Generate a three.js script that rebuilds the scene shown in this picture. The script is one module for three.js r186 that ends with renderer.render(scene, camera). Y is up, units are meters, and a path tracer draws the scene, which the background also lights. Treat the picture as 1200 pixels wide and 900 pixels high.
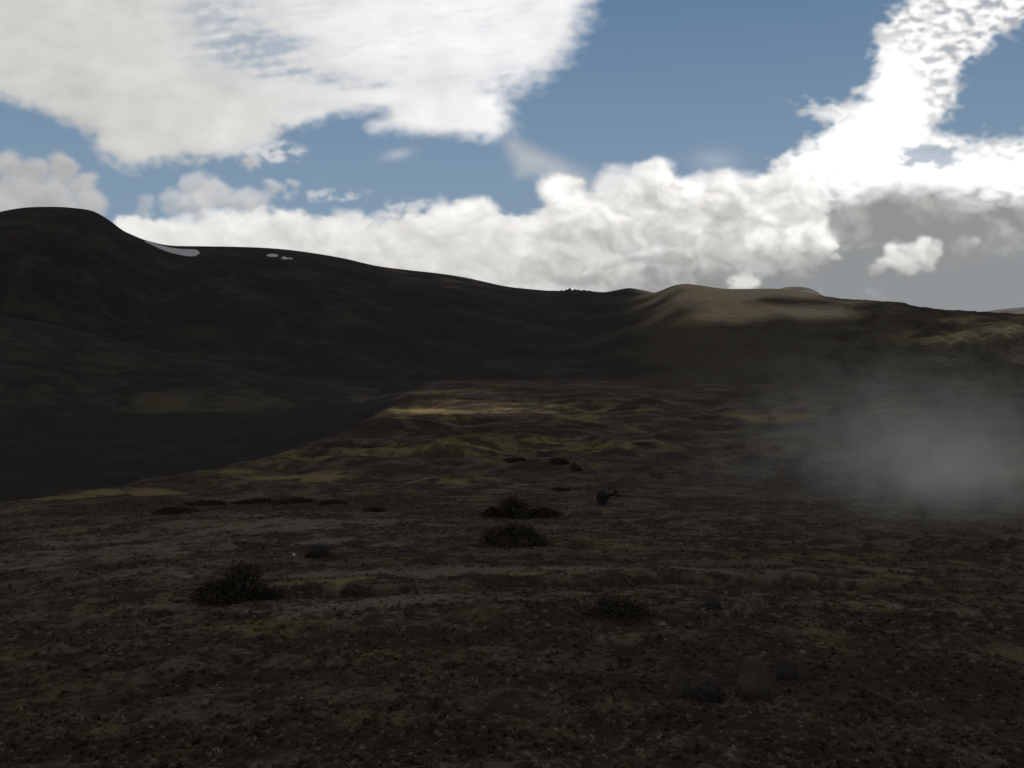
import * as THREE from 'three';
import { mergeGeometries, mergeVertices } from 'three/addons/utils/BufferGeometryUtils.js';

// ------------------------------------------------------------------ camera
const W = 1024, H = 768;
const FOCAL = 1178;                       // focal length in pixels of a 1200 x 900 frame
const EYE = 3;                            // metres above the ground at the mast
const PITCH = Math.atan(50 / FOCAL);      // slightly downwards
const scene = new THREE.Scene();
const camera = new THREE.PerspectiveCamera(2 * Math.atan(450 / FOCAL) * 180 / Math.PI, W / H, 0.2, 60000);
camera.position.set(0, EYE, 0);
camera.rotation.x = -PITCH;
camera.updateMatrixWorld();

const renderer = new THREE.WebGLRenderer({ antialias: true });
renderer.setSize(W, H);
renderer.toneMapping = THREE.LinearToneMapping;
renderer.toneMappingExposure = 1.0;
renderer.shadowMap.enabled = true;
renderer.shadowMap.type = THREE.PCFSoftShadowMap;

// sun: high on the right ahead of the camera, behind an unseen broken deck of cloud
const SUN_AZ = 35 * Math.PI / 180, SUN_EL = 40 * Math.PI / 180;
const sunDir = new THREE.Vector3(Math.sin(SUN_AZ) * Math.cos(SUN_EL), Math.sin(SUN_EL), -Math.cos(SUN_AZ) * Math.cos(SUN_EL));
const sun = new THREE.DirectionalLight(new THREE.Color(1.0, 0.95, 0.86), 5.0);
sun.target.position.set(0, 0, -1200);
sun.position.copy(sunDir).multiplyScalar(12000).add(sun.target.position);
sun.castShadow = true;
sun.shadow.radius = 0.7;
sun.shadow.mapSize.set(4096, 4096);
Object.assign(sun.shadow.camera, { left: -3500, right: 3500, top: 3500, bottom: -3500, near: 10, far: 20000 });
scene.add(sun, sun.target);

// ------------------------------------------------------------------ helpers
function mulberry(a) { return () => { a |= 0; a = a + 0x6D2B79F5 | 0; let t = Math.imul(a ^ a >>> 15, 1 | a); t = t + Math.imul(t ^ t >>> 7, 61 | t) ^ t; return ((t ^ t >>> 14) >>> 0) / 4294967296; }; }
const PERM = new Uint8Array(512);
{ const r = mulberry(91), p = [...Array(256).keys()]; for (let i = 255; i > 0; i--) { const j = r() * (i + 1) | 0; [p[i], p[j]] = [p[j], p[i]]; } for (let i = 0; i < 512; i++) PERM[i] = p[i & 255]; }
const GX = new Float64Array(256), GY = new Float64Array(256);
for (let i = 0; i < 256; i++) { GX[i] = Math.cos(i / 256 * Math.PI * 2) * 1.4; GY[i] = Math.sin(i / 256 * Math.PI * 2) * 1.4; }
function noise(x, y) {                    // gradient noise, about -1 .. 1
  const xi = Math.floor(x), yi = Math.floor(y), fx = x - xi, fy = y - yi, X = xi & 255, Y = yi & 255;
  const u = fx * fx * fx * (fx * (fx * 6 - 15) + 10), v = fy * fy * fy * (fy * (fy * 6 - 15) + 10);
  const a = PERM[PERM[X] + Y], b = PERM[PERM[X + 1] + Y], c = PERM[PERM[X] + Y + 1], d = PERM[PERM[X + 1] + Y + 1];
  const n00 = GX[a] * fx + GY[a] * fy, n10 = GX[b] * (fx - 1) + GY[b] * fy, n01 = GX[c] * fx + GY[c] * (fy - 1), n11 = GX[d] * (fx - 1) + GY[d] * (fy - 1);
  const p = n00 + u * (n10 - n00), q = n01 + u * (n11 - n01);
  return p + v * (q - p);
}
function fbm(x, y, o = 4) { let s = 0, a = 0.5; for (let i = 0; i < o; i++) { s += a * noise(x, y); x = x * 2.03 + 17.3; y = y * 2.03 + 9.1; a *= 0.5; } return s; }
function billows(x, y, o = 4) { let s = 0, a = 0.5; for (let i = 0; i < o; i++) { s += a * Math.abs(noise(x, y)) * 1.6; x = x * 2.1 + 5.7; y = y * 2.1 + 3.3; a *= 0.5; } return s; }
const clamp = (x, a = 0, b = 1) => x < a ? a : x > b ? b : x;
const lerp = (a, b, t) => a + (b - a) * t;
const smooth = (a, b, x) => { const t = clamp((x - a) / (b - a)); return t * t * (3 - 2 * t); };
function curve(points) {                  // monotone x -> y, linear with rounded corners kept by the density of points
  return x => {
    if (x <= points[0][0]) return points[0][1];
    for (let i = 1; i < points.length; i++) if (x <= points[i][0]) {
      const [x0, y0] = points[i - 1], [x1, y1] = points[i], t = (x - x0) / (x1 - x0);
      const m0 = i > 1 ? (y1 - points[i - 2][1]) / (x1 - points[i - 2][0]) : (y1 - y0) / (x1 - x0);
      const m1 = i + 1 < points.length ? (points[i + 1][1] - y0) / (points[i + 1][0] - x0) : (y1 - y0) / (x1 - x0);
      const h = x1 - x0, t2 = t * t, t3 = t2 * t;
      return (2 * t3 - 3 * t2 + 1) * y0 + (t3 - 2 * t2 + t) * h * m0 + (-2 * t3 + 3 * t2) * y1 + (t3 - t2) * h * m1;
    }
    return points[points.length - 1][1];
  };
}
// bearing of a column of the 1200 x 900 survey picture, and back
const CP = Math.cos(PITCH), SP = Math.sin(PITCH);
const bearing = x => Math.atan((x - 600) / FOCAL);
const column = az => 600 + FOCAL * Math.tan(clamp(az, -1.1, 1.1));
function project(x, y, z) { const dy = y - EYE, f = -dy * SP - z * CP, u = dy * CP - z * SP; return [600 + FOCAL * x / f, 450 - FOCAL * u / f]; }
// tangent of the elevation angle of picture row y at the bearing of column x (from the horizontal distance)
function slope(x, y) { const a = (450 - y) / FOCAL, h = (x - 600) / FOCAL; const dy = a * CP - SP, dz = -(CP + a * SP); return dy / Math.hypot(h, dz); }

// ------------------------------------------------------------------ sky: blue air, cumulus along the hills, a lens of high cloud and altocumulus
function sdPoly(p, x, y) {
  let d = 1e9, s = 1;
  for (let i = 0, j = p.length - 1; i < p.length; j = i++) {
    const ex = p[j][0] - p[i][0], ey = p[j][1] - p[i][1], wx = x - p[i][0], wy = y - p[i][1];
    const t = clamp((wx * ex + wy * ey) / (ex * ex + ey * ey)), bx = wx - ex * t, by = wy - ey * t;
    d = Math.min(d, bx * bx + by * by);
    const a = y >= p[i][1], b = y < p[j][1], c = ex * wy > ey * wx;
    if ((a && b && c) || (!a && !b && !c)) s = -s;
  }
  return s * Math.sqrt(d);
}
const ell = (x, y, cx, cy, rx, ry) => { const a = (x - cx) / rx, b = (y - cy) / ry; return Math.exp(-(a * a + b * b)); };
const POLY_LENS = [[-400, -300], [700, -300], [696, 0], [690, 22], [674, 58], [646, 88], [622, 99], [606, 112], [600, 132], [599, 150], [588, 160], [545, 162], [505, 161], [468, 155], [434, 147], [446, 133], [425, 133], [400, 138], [350, 150], [325, 156], [320, 168], [298, 176], [280, 184], [225, 189], [165, 194], [118, 187], [106, 162], [75, 146], [45, 133], [0, 119], [-60, 104], [-400, 60]];
const POLY_ALTO = [[1062, -8], [1038, 14], [1022, 30], [1024, 60], [1020, 86], [1018, 98], [1000, 106], [1008, 118], [985, 121], [932, 121], [946, 136], [968, 148], [955, 162], [922, 178], [903, 200], [890, 262], [1260, 268], [1260, 150], [1200, 156], [1162, 156], [1137, 162], [1098, 152], [1120, 126], [1130, 96], [1142, 75], [1157, 60], [1172, 47], [1197, 33], [1240, 14], [1330, -10], [1400, -120], [1130, -120]];
const POLY_BANK = [[100, 420], [132, 262], [150, 256], [185, 262], [232, 256], [262, 250], [300, 246], [345, 252], [392, 258], [440, 261], [500, 258], [514, 242], [545, 235], [578, 249], [606, 255], [640, 248], [632, 226], [655, 207], [675, 214], [690, 224], [706, 222], [722, 212], [744, 210], [756, 199], [775, 195], [790, 205], [830, 210], [850, 206], [880, 210], [910, 206], [940, 202], [960, 222], [962, 250], [974, 268], [987, 284], [978, 296], [950, 306], [930, 330], [930, 420]];
const POLY_GREY = [[600, 420], [640, 330], [700, 300], [860, 290], [930, 270], [944, 240], [958, 226], [985, 222], [1012, 214], [1030, 209], [1056, 213], [1080, 210], [1108, 217], [1150, 216], [1160, 228], [1180, 231], [1200, 224], [1290, 216], [1290, 420]];
const POLY_TRAIL = [[590, 162], [604, 162], [622, 170], [660, 187], [714, 214], [726, 236], [690, 244], [650, 210], [606, 208]];
const skyRnd = mulberry(4242);
const HOLLOWS = [[684, 286, 42, 22, 0.55], [758, 246, 34, 12, 0.45], [835, 252, 48, 14, 0.6], [880, 262, 26, 14, 0.5], [640, 316, 60, 18, 0.35], [780, 300, 44, 16, 0.3], [820, 318, 80, 20, 0.55], [560, 300, 60, 22, 0.25], [330, 278, 50, 16, 0.22], [905, 312, 60, 18, 0.6], [700, 330, 120, 12, 0.4], [455, 292, 70, 16, 0.2]];
// billows [x, y, r, lit, shade, opacity], back to front
const PUFFS = [];
function billow(x, y, r, lit, shade, op = 1, f = 1.2) { PUFFS.push([x, y, r, lit, shade, op, f]); }
for (const [x, y, r] of [[8, 193, 20], [38, 200, 20], [70, 200, 22], [100, 218, 20], [20, 225, 30], [62, 235, 34], [108, 240, 20], [5, 250, 30], [90, 260, 26]]) billow(x, y, r, 0.56, 0.40, 0.85);
for (const [x, y, r, o] of [[292, 192, 13, 0.7], [228, 216, 16, 0.6], [250, 226, 22, 0.75], [280, 234, 20, 0.75], [318, 222, 14, 0.6], [338, 214, 8, 0.5], [205, 236, 20, 0.5], [170, 240, 14, 0.4], [228, 240, 24, 0.6], [300, 240, 18, 0.6]]) billow(x, y, r, 0.72, 0.52, o);
const bankTop = curve(POLY_BANK.slice(1, 30));
for (let row = 0; row < 5; row++) for (let i = 0; i < 26; i++) {      // the bank along the ridge
  const x = 150 + i * 33 + (skyRnd() - 0.5) * 30, top = bankTop(x), y = top + 14 + row * (18 + 8 * skyRnd()) + (skyRnd() - 0.5) * 12;
  const r = 15 + 17 * skyRnd(), low = smooth(0, 125, y - top), warm = smooth(930, 560, x);
  if (x > 960) continue;
  billow(x, y, r, lerp(lerp(1.04, 0.92, warm), lerp(0.52, 0.70, warm), low), lerp(0.70, lerp(0.34, 0.54, warm), low), 0.8);
}
for (const [x, y, r] of [[655, 222, 16], [675, 230, 18], [740, 222, 16], [770, 214, 18], [850, 220, 18], [880, 222, 18], [545, 248, 14], [820, 222, 14]]) billow(x, y, r, 1.04, 0.84, 0.8);
for (const [x, y, r] of [[870, 262, 22], [900, 262, 26], [930, 270, 22], [955, 276, 20], [975, 286, 12], [985, 287, 6], [890, 280, 20], [925, 288, 20]]) billow(x, y, r, 1.02, 0.62, 0.85);
for (const [x, y, r] of [[983, 304, 7], [725, 318, 12], [752, 311, 9], [870, 330, 14], [884, 332, 9]]) billow(x, y, r, 0.78, 0.56, 0.6);
const PUFFS2 = []; // the bright cloud in front of the shower
for (const [x, y, r, l, s, o] of [[1122, 296, 22, 0.40, 0.26, 0.75], [1128, 284, 12, 0.50, 0.32, 0.7], [1143, 283, 8, 0.60, 0.36, 0.75], [1146, 298, 13, 0.36, 0.27, 0.5], [1186, 300, 7, 0.36, 0.28, 0.4],
  [1050, 304, 16, 0.86, 0.60, 0.9], [1046, 290, 10, 0.98, 0.74, 0.9], [1082, 284, 11, 1.0, 0.74, 0.9], [1072, 294, 15, 0.96, 0.66, 0.9], [1092, 298, 13, 0.84, 0.48, 0.9], [1086, 310, 14, 0.70, 0.44, 0.8], [1062, 312, 16, 0.82, 0.52, 0.85], [1036, 311, 12, 0.78, 0.5, 0.85], [1022, 316, 9, 0.60, 0.42, 0.7], [1058, 290, 8, 0.9, 0.6, 0.7], [1078, 302, 8, 0.95, 0.6, 0.6], [1046, 312, 8, 0.85, 0.55, 0.6], [1096, 288, 6, 0.95, 0.6, 0.6]]) PUFFS2.push([x, y, r, l, s, o, 1]);

function skyAt(dx, dy, dz, out) {
  // open air
  const el = Math.asin(clamp(dy, 0, 1)), k = smooth(0.0, 0.5, el);
  let r = lerp(0.250, 0.070, k), g = lerp(0.348, 0.158, k), b = lerp(0.460, 0.295, k);
  const f = -dy * SP - dz * CP;
  let wIn = 0, X = 0, Y = 0;
  if (f > 0.2) { X = 600 + FOCAL * dx / f; Y = 450 - FOCAL * (dy * CP - dz * SP) / f; wIn = smooth(260, 60, Math.max(-X, X - 1200)) * smooth(320, 40, -Y); }
  const mixIn = (cr, cg, cb, a) => { r = lerp(r, cr, a); g = lerp(g, cg, a); b = lerp(b, cb, a); };
  if (wIn < 1) {                          // the rest of the sky: unseen broken cloud, greyed to dim the ground
    const q = 1 / (dy + 0.13), u = dx * q, v = dz * q;
    const n = fbm(u * 0.9 + 3, v * 0.9 + 7, 5), m = fbm(u * 5 + 1, v * 5 + 2, 3);
    const low = smooth(0.30, 0.05, el);
    const a = smooth(-0.10 - low * 0.2, 0.06 - low * 0.15, n + m * 0.12) * (1 - wIn);
    const c = 0.62 + 0.22 * clamp(m + 0.3) - 0.75 * clamp(n + 0.02, 0, 0.4) - 0.06 * low;
    mixIn(c, c * 0.985, c * 0.965, a * 0.96);
  }
  if (wIn > 0) {
    const n1 = fbm(X / 46, Y / 30, 5), n2 = fbm(X / 46 + 31, Y / 30 + 11, 5), fine = fbm(X / 9, Y / 6, 3), streak = fbm(X / 70 + Y / 90, (Y + 0.10 * X) / 9 + 40, 4);
    // lens of high cloud
    const s1 = fbm(X / 60 + 12, Y / 34 + 5, 3), s2 = fbm(X / 60 + 44, Y / 34 + 25, 3), s3 = fbm(X / 15 + 3, Y / 10 + 9, 3);
    let sd = sdPoly(POLY_LENS, X + s1 * 22 + s3 * 4, Y + s2 * 15 + s3 * 3);
    const upper = smooth(250, 330, X - (Y - 40) * 0.2) * smooth(118, 80, Y - (X - 300) * 0.03);
    const softL = lerp(15, 30, smooth(560, 660, X));
    let a = smooth(softL * 0.55, -softL, sd + (s3 * lerp(11, 5, smooth(330, 440, X) * smooth(95, 115, Y)) + streak * 7 * smooth(540, 640, X)) * smooth(-40, 10, sd));
    let thin = 0.95 * ell(X, Y, 288, 57, 58, 24) + 0.55 * ell(X, Y, 255, 12, 50, 26) + 0.6 * ell(X, Y, 345, 84, 50, 9) + 0.6 * ell(X, Y, 418, 99, 44, 7) + 0.75 * ell(X, Y, 594, 100, 34, 12) + 0.45 * ell(X, Y, 440, 128, 30, 9) + 0.3 * upper * clamp(0.15 + streak * 1.4);
    thin = clamp(thin * (1 + streak * 1.6 + s3 * 1.2));
    a *= 1 - 0.62 * thin;
    let c = lerp(0.64, 0.96, smooth(60, 640, X + 40 - 70 * smooth(60, 130, Y)));
    c *= 1 + 0.16 * s1 + 0.14 * fbm(X / 130, Y / 70 + 8, 3) + upper * streak * 0.22 + 0.05 * s3;
    c -= 0.10 * smooth(14, 60, X) * 0 + 0.05 * smooth(-30, -4, sd) * smooth(420, 200, X);
    mixIn(c, c * 0.985, c * lerp(0.945, 0.98, smooth(100, 600, X)), clamp(a) * 0.97 * wIn);
    // small curls below the lens
    let w = smooth(0.05, 0.6, ell(X, Y, 318, 178, 34, 12) * (0.6 + 1.6 * s3)) * 0.75 + 0.35 * ell(X, Y + X * 0.2 - 93, 466, 181, 16, 6) + smooth(0.2, 1.0, ell(X, Y, 385, 229, 60, 9) * (0.6 + 2.4 * s3)) * 0.5 + smooth(0.1, 0.8, ell(X, Y, 482, 241, 30, 9) * (0.8 + s3 * 1.8)) * 0.6 + 0.22 * ell(X, Y, 838, 188, 26, 12);
    mixIn(0.78, 0.77, 0.76, clamp(w) * wIn);
    // trail
    sd = sdPoly(POLY_TRAIL, X + n1 * 6, Y + n2 * 5);
    mixIn(0.58, 0.58, 0.585, smooth(10, -16, sd) * 0.60 * smooth(770, 640, X) * (1 + n1 * 0.5) * wIn);
    // altocumulus column towards the sun
    const cell = fbm(X / 19 + n1 * 1.1, Y / 9 + n2 * 1.1 + 5, 3);
    sd = sdPoly(POLY_ALTO, X + s1 * 20 + s3 * 10, Y + s2 * 14 + s3 * 8);
    const core = clamp(0.9 * ell(X, Y, 1050, 92, 34, 36) + ell(X, Y, 1015, 180, 92, 30) + ell(X, Y, 1150, 203, 130, 24) + 0.8 * ell(X, Y, 1040, 136, 44, 24));
    a = smooth(8, -12, sd + (cell * 30 + 5) * (1 - core) * smooth(-50, 6, sd));
    a *= 1 - 0.42 * (1 - core) * smooth(0.0, -0.30, cell) * smooth(1040, 1100, X + (60 - Y) * 0.3);
    const hole = smooth(0.18, 0.6, ell(X, Y, 1090, 183, 38, 15) * (0.9 + 1.6 * fbm(X / 18, Y / 9, 3)));
    a *= 1 - 0.62 * hole;
    c = lerp(0.60 + 0.44 * smooth(-0.24, 0.2, cell), 1.25, core) - 0.25 * hole;
    mixIn(c, c * 0.99, c * 0.98, clamp(a) * wIn);
    const bil = billows(X / 76 + s1 * 0.4, Y / 56 + s2 * 0.4 + 3, 4), bilUp = billows((X + 7) / 76 + s1 * 0.4, (Y - 9) / 56 + s2 * 0.4 + 3, 3), relief = clamp((bil - bilUp) * 1.1, -0.25, 0.25);
    const wx = X + n1 * 17 + fine * 5, wy = Y + n2 * 15 + fine * 5;
    const paint = (list, k = 1) => {
      for (const [px, py, pr, lit, shade, op] of list) {
        const ex = lerp(X, wx, k) - px, ey = (lerp(Y, wy, k) - py) * 1.12, d2 = ex * ex + ey * ey;
        if (d2 > pr * pr * 1.9) continue;
        const d = Math.sqrt(d2) / pr;
        const q = clamp(0.55 + 0.55 * (ex * 0.35 - ey) / pr + n1 * 0.45 + fine * 0.25), cc = lerp(shade, lit, q * q * (3 - 2 * q));
        mixIn(cc, cc * 0.978, cc * 0.95, smooth(1.15, 0.5, d + fine * 0.12) * op * wIn);
      }
    };
    // grey base of the shower cloud on the right, running on low behind the bank
    sd = sdPoly(POLY_GREY, X + n1 * 26 + fine * 4, Y + n2 * 20 + fine * 4);
    const lump = fbm(X / 95 + 3, Y / 60 + 21, 5);
    a = smooth(10, -30, sd + lump * 16);
    c = 0.280 + 0.08 * n1 + 0.30 * lump + 0.16 * relief + 0.12 * (bil - 0.35) + 0.10 * smooth(258, 212, Y) - 0.05 * ell(X, Y, 1055, 270, 90, 40) - 0.09 * smooth(280, 355, Y) + 0.06 * ell(X, Y, 1150, 255, 60, 20);
    const cool = smooth(240, 330, Y);
    mixIn(c * lerp(1.0, 0.93, cool), c * lerp(0.985, 0.975, cool), c * lerp(0.955, 1.0, cool), a * 0.97 * wIn);
    // cumulus bank
    sd = sdPoly(POLY_BANK, X + s1 * 14 + s3 * 5, Y + s2 * 10 + (bil - 0.3) * 26 + s3 * 4);
    a = smooth(4, -7, sd + n1 * 6) * (1 - smooth(275, 345, Y + n2 * 30) * smooth(600, 900, X + n1 * 70));
    const depth = smooth(245, 345, Y), right = smooth(640, 940, X);
    c = lerp(lerp(0.82, 1.04, right), lerp(0.60, 0.45, right), depth) * (1 + 0.10 * n1);
    mixIn(c, c * 0.975, c * 0.945, a * wIn);
    paint(PUFFS);
    for (const [gx, gy, rx, ry, k] of HOLLOWS) { const q = k * smooth(0.1, 0.9, ell(X + n1 * 40, Y + n2 * 26, gx, gy, rx, ry) * (1 + n1 * 0.8)); const t = 0.42 + 0.10 * smooth(760, 620, X); mixIn(t, t * 0.985, t * 0.96, clamp(q) * wIn); }
    { const inBank = smooth(6, -12, sd) * wIn, k = 1 + inBank * (0.55 * relief + 0.22 * (bil - 0.36)) * smooth(150, 330, X) * lerp(0.4, 1, smooth(500, 720, X)); r *= k; g *= k; b *= k; }
    mixIn(0.80, 0.79, 0.74, 0.8 * smooth(0.25, 0.75, ell(X, Y, 872, 331, 22, 10) * (1 + fine)) * wIn);
    paint(PUFFS2, 0.55);
  }
  out[0] = r; out[1] = g; out[2] = b;
}
{
  const w = 4096, h = 2048, data = new Float32Array(w * h * 4), c = [0, 0, 0];
  for (let j = 0; j < h; j++) {
    const el = ((j + 0.5) / h - 0.5) * Math.PI, dy = Math.sin(el), ch = Math.cos(el);
    // away from the picture's strip of sky a coarser step is enough
    for (let i = 0; i < w; i++) {
      const o = (j * w + i) * 4, az = ((i + 0.5) / w - 0.5) * 2 * Math.PI;
      if (el <= 0) { data[o] = 0.10; data[o + 1] = 0.10; data[o + 2] = 0.10; data[o + 3] = 1; continue; }
      const dx = ch * Math.cos(az), dz = ch * Math.sin(az);
      const near = dz < 0 && Math.abs(dx) < -dz * 0.9 && el < 0.75;
      if (!near && (i % 4 || j % 4)) { const s = ((j - j % 4) * w + i - i % 4) * 4; if (data[s + 3] === 1 && s < o) { data[o] = data[s]; data[o + 1] = data[s + 1]; data[o + 2] = data[s + 2]; data[o + 3] = 1; continue; } }
      skyAt(dx, dy, dz, c);
      data[o] = c[0]; data[o + 1] = c[1]; data[o + 2] = c[2]; data[o + 3] = 1;
    }
  }
  const t = new THREE.DataTexture(data, w, h, THREE.RGBAFormat, THREE.FloatType);
  t.mapping = THREE.EquirectangularReflectionMapping;
  t.magFilter = t.minFilter = THREE.LinearFilter;
  t.needsUpdate = true;
  scene.background = t; scene.environment = t;
}
console.log('sky');

// ------------------------------------------------------------------ terrain
// near ground: a gently falling slope of heath and tephra, heights below the eye
const fall = curve([[0, 2.75], [Math.log(3), 2.85], [Math.log(7), 2.97], [Math.log(9.5), 3.22], [Math.log(15), 3.82], [Math.log(21), 4.46], [Math.log(35), 5.95], [Math.log(60), 8.65], [Math.log(110), 13.1], [Math.log(250), 21.2], [Math.log(600), 36], [Math.log(1200), 47], [Math.log(2500), 52], [Math.log(30000), 60]]);
const brink = curve([[-900, 45], [-300, 52], [0, 57], [120, 70], [220, 88], [300, 112], [380, 165], [430, 280], [465, 520], [500, 900], [560, 1700], [700, 9000], [3000, 9000]]);
const rowAt = curve([[0, 12.6], [330, 15.2], [450, 14.9], [520, 15.5], [600, 16.0], [720, 16.2], [850, 16.8], [1000, 17.2], [1200, 17.6]]);   // the rut across the heath
function groundHeight(x, z, fineness = 1) {
  const d = Math.max(1, Math.hypot(x, z)), az = Math.atan2(x, -z), xp = column(az);
  let h = -fall(Math.log(d));
  const B = brink(xp) * (1 + 0.16 * fbm(x / 30 + 4, z / 30, 3) + 0.10 * fbm(x / 7, z / 7, 2));
  if (d > B) h = lerp(h, -50 - 2 * smooth(500, 3000, d), smooth(0, 1, Math.log(d / B) / Math.log(4.6)) * smooth(2.1, 1.4, Math.abs(az)));
  const left = smooth(0.7, 1.5, d / B);
  h += noise(x / 9 + 4, z / 9) * 0.22 * smooth(6, 30, d) * (1 - left * 0.7);
  h += patchy(x, z, d * 0.13, 23, 5) * d * lerp(0.028, 0.019, smooth(120, 300, d)) * smooth(22, 110, d) * smooth(1100, 500, d) * (1 - left * 0.93);
  h += fbm(x / 190 + 3, z / 190 + 8, 3) * 9 * smooth(180, 420, d) * smooth(1250, 900, d) * (1 - left * 0.97);
  if (fineness > 0 && d < 320) {
    h += fbm(x / 2.4, z / 2.4, 3) * 0.13 * smooth(3, 9, d) * smooth(320, 120, d);
    if (d < 90) { const q = fbm(x / 0.62 + 5, z / 0.62, 3); h += (0.5 - Math.abs(q)) * 0.11 + 0.035 * fbm(x / 0.16, z / 0.16, 2) * smooth(40, 15, d); }
  }
  if (d > 8 && d < 26 && xp > -200 && xp < 1500) {
    const q = d - rowAt(xp) - 0.5 * noise(x / 1.7, z / 1.7), s = smooth(120, 330, xp) * smooth(1250, 900, xp);
    h -= s * 0.17 * Math.exp(-q * q / 0.07); h += s * 0.03 * Math.exp(-(q - 0.6) * (q - 0.6) / 0.12);
  }
  return h + EYE;
}
// hills: crest row per column, distance of crest and of foot
const HILLS = {
  ridge: { crest: curve([[-700, 330], [-300, 285], [-120, 268], [-40, 257], [0, 249], [28, 244], [50, 242.6], [75, 242.8], [100, 245], [112, 247.5], [122, 252.5], [132, 259], [143, 267.5], [150, 272], [173, 281.5], [200, 287.5], [233, 288.5], [283, 289.3], [320, 291], [350, 294], [400, 302], [443, 311.7], [480, 316.5], [517, 320.7], [547, 325.5], [590, 335], [613, 338], [647, 340.7], [680, 340.2], [707, 342.3], [722, 340], [737, 337.6], [750, 339.5], [770, 344], [800, 350], [900, 365], [1100, 400]]),
    dc: x => lerp(1850, 2650, smooth(-100, 800, x)), df: () => 1150, rough: 0.8, rib: 7 },
  knoll: { crest: curve([[420, 470], [520, 420], [600, 380], [660, 358], [710, 348], [745, 345], [765, 343], [775, 340], [786, 335.5], [797, 333], [806, 332.8], [820, 334.5], [850, 338.4], [880, 338.5], [910, 338.5], [940, 342], [963, 346.7], [987, 350], [1033, 352.7], [1057, 355], [1067, 358], [1100, 362], [1133, 364], [1153, 365.4], [1200, 368], [1300, 372], [1500, 380], [1900, 395]]),
    dc: x => lerp(2500, lerp(1950, 1700, smooth(900, 1300, x)), smooth(640, 860, x)), df: () => 1080, rough: 1.5, rib: 9 },
  spur: { crest: curve([[-700, 310], [-200, 340], [0, 369.5], [67, 382], [133, 397], [200, 413], [267, 428], [333, 442], [383, 451], [410, 456], [440, 462], [480, 472], [560, 500]]),
    dc: x => lerp(1050, 900, smooth(0, 420, x)), df: () => 690, rough: 1.0, rib: 4 },
  far: { crest: curve([[860, 420], [895, 350], [915, 337.6], [928, 336], [940, 336.2], [952, 339.5], [963, 346], [990, 360], [1060, 380], [1110, 376], [1135, 368], [1153, 365], [1168, 363], [1183, 361.5], [1200, 360], [1300, 356], [1500, 372], [1700, 400]]),
    dc: () => 6500, df: () => 4200, rough: 3, rib: 20 },
};
function hillHeight(H, x, z) {
  const d = Math.hypot(x, z), az = Math.atan2(x, -z);
  if (Math.abs(az) > 1.05) return -400;
  const xp = column(az), dc = H.dc(xp), df = H.df(xp), top = slope(xp, H.crest(xp)) * dc + EYE, foot = -52;
  if (top < foot) return -400;
  const t = (d - df) / (dc - df);
  let h;
  if (t <= 1) { const p = t < 0 ? t * 0.7 : t * 0.62 + 0.38 * t * t * (3 - 2 * t); h = foot + (top - foot) * p; }
  else h = top - (top - foot) * (0.28 * Math.min(t - 1, 0.5) + 0.8 * Math.max(0, t - 1.5));
  const body = clamp(t * 3) * clamp((1 - t) * 3 + 0.02) * (t < 1 ? 1 : 0);
  const rib = fbm(xp / 80 + fbm(x / 400, z / 400, 2) * 1.2, d / 1500 + 3, 3) + 0.3 * fbm(x / 130, z / 130, 3);
  h += rib * H.rib * body * Math.min(1, (top - foot) / 80);
  h += fbm(x / 22 + 50, z / 22, 4) * H.rough * clamp((top - foot) / 50) * (0.3 + body) * (H === HILLS.knoll ? 1 + 5 * smooth(930, 1060, xp) : 1);
  return h;
}
function terrain(x, z) { let h = groundHeight(x, z, 0); for (const k in HILLS) h = Math.max(h, hillHeight(HILLS[k], x, z)); return h; }
function hit(x, y, heightAt, d0 = 4, d1 = 9000) {      // where the sight line of a survey column and row meets a surface
  const az = bearing(x), s = slope(x, y), sx = Math.sin(az), sz = -Math.cos(az);
  let a = d0;
  for (let d = d0; d < d1; d *= 1.004) { if (EYE + s * d < heightAt(sx * d, sz * d)) { let lo = a, hi = d; for (let i = 0; i < 14; i++) { const m = (lo + hi) / 2; if (EYE + s * m < heightAt(sx * m, sz * m)) hi = m; else lo = m; } return [sx * hi, heightAt(sx * hi, sz * hi), sz * hi, hi]; } a = d; }
  return null;
}

// matter colours, linear
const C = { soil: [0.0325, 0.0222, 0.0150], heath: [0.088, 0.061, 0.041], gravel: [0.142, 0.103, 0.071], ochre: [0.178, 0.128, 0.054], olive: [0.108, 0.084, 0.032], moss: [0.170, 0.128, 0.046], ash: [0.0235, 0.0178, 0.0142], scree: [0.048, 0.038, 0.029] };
const mixc = (a, b, t) => [lerp(a[0], b[0], t), lerp(a[1], b[1], t), lerp(a[2], b[2], t)];
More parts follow.
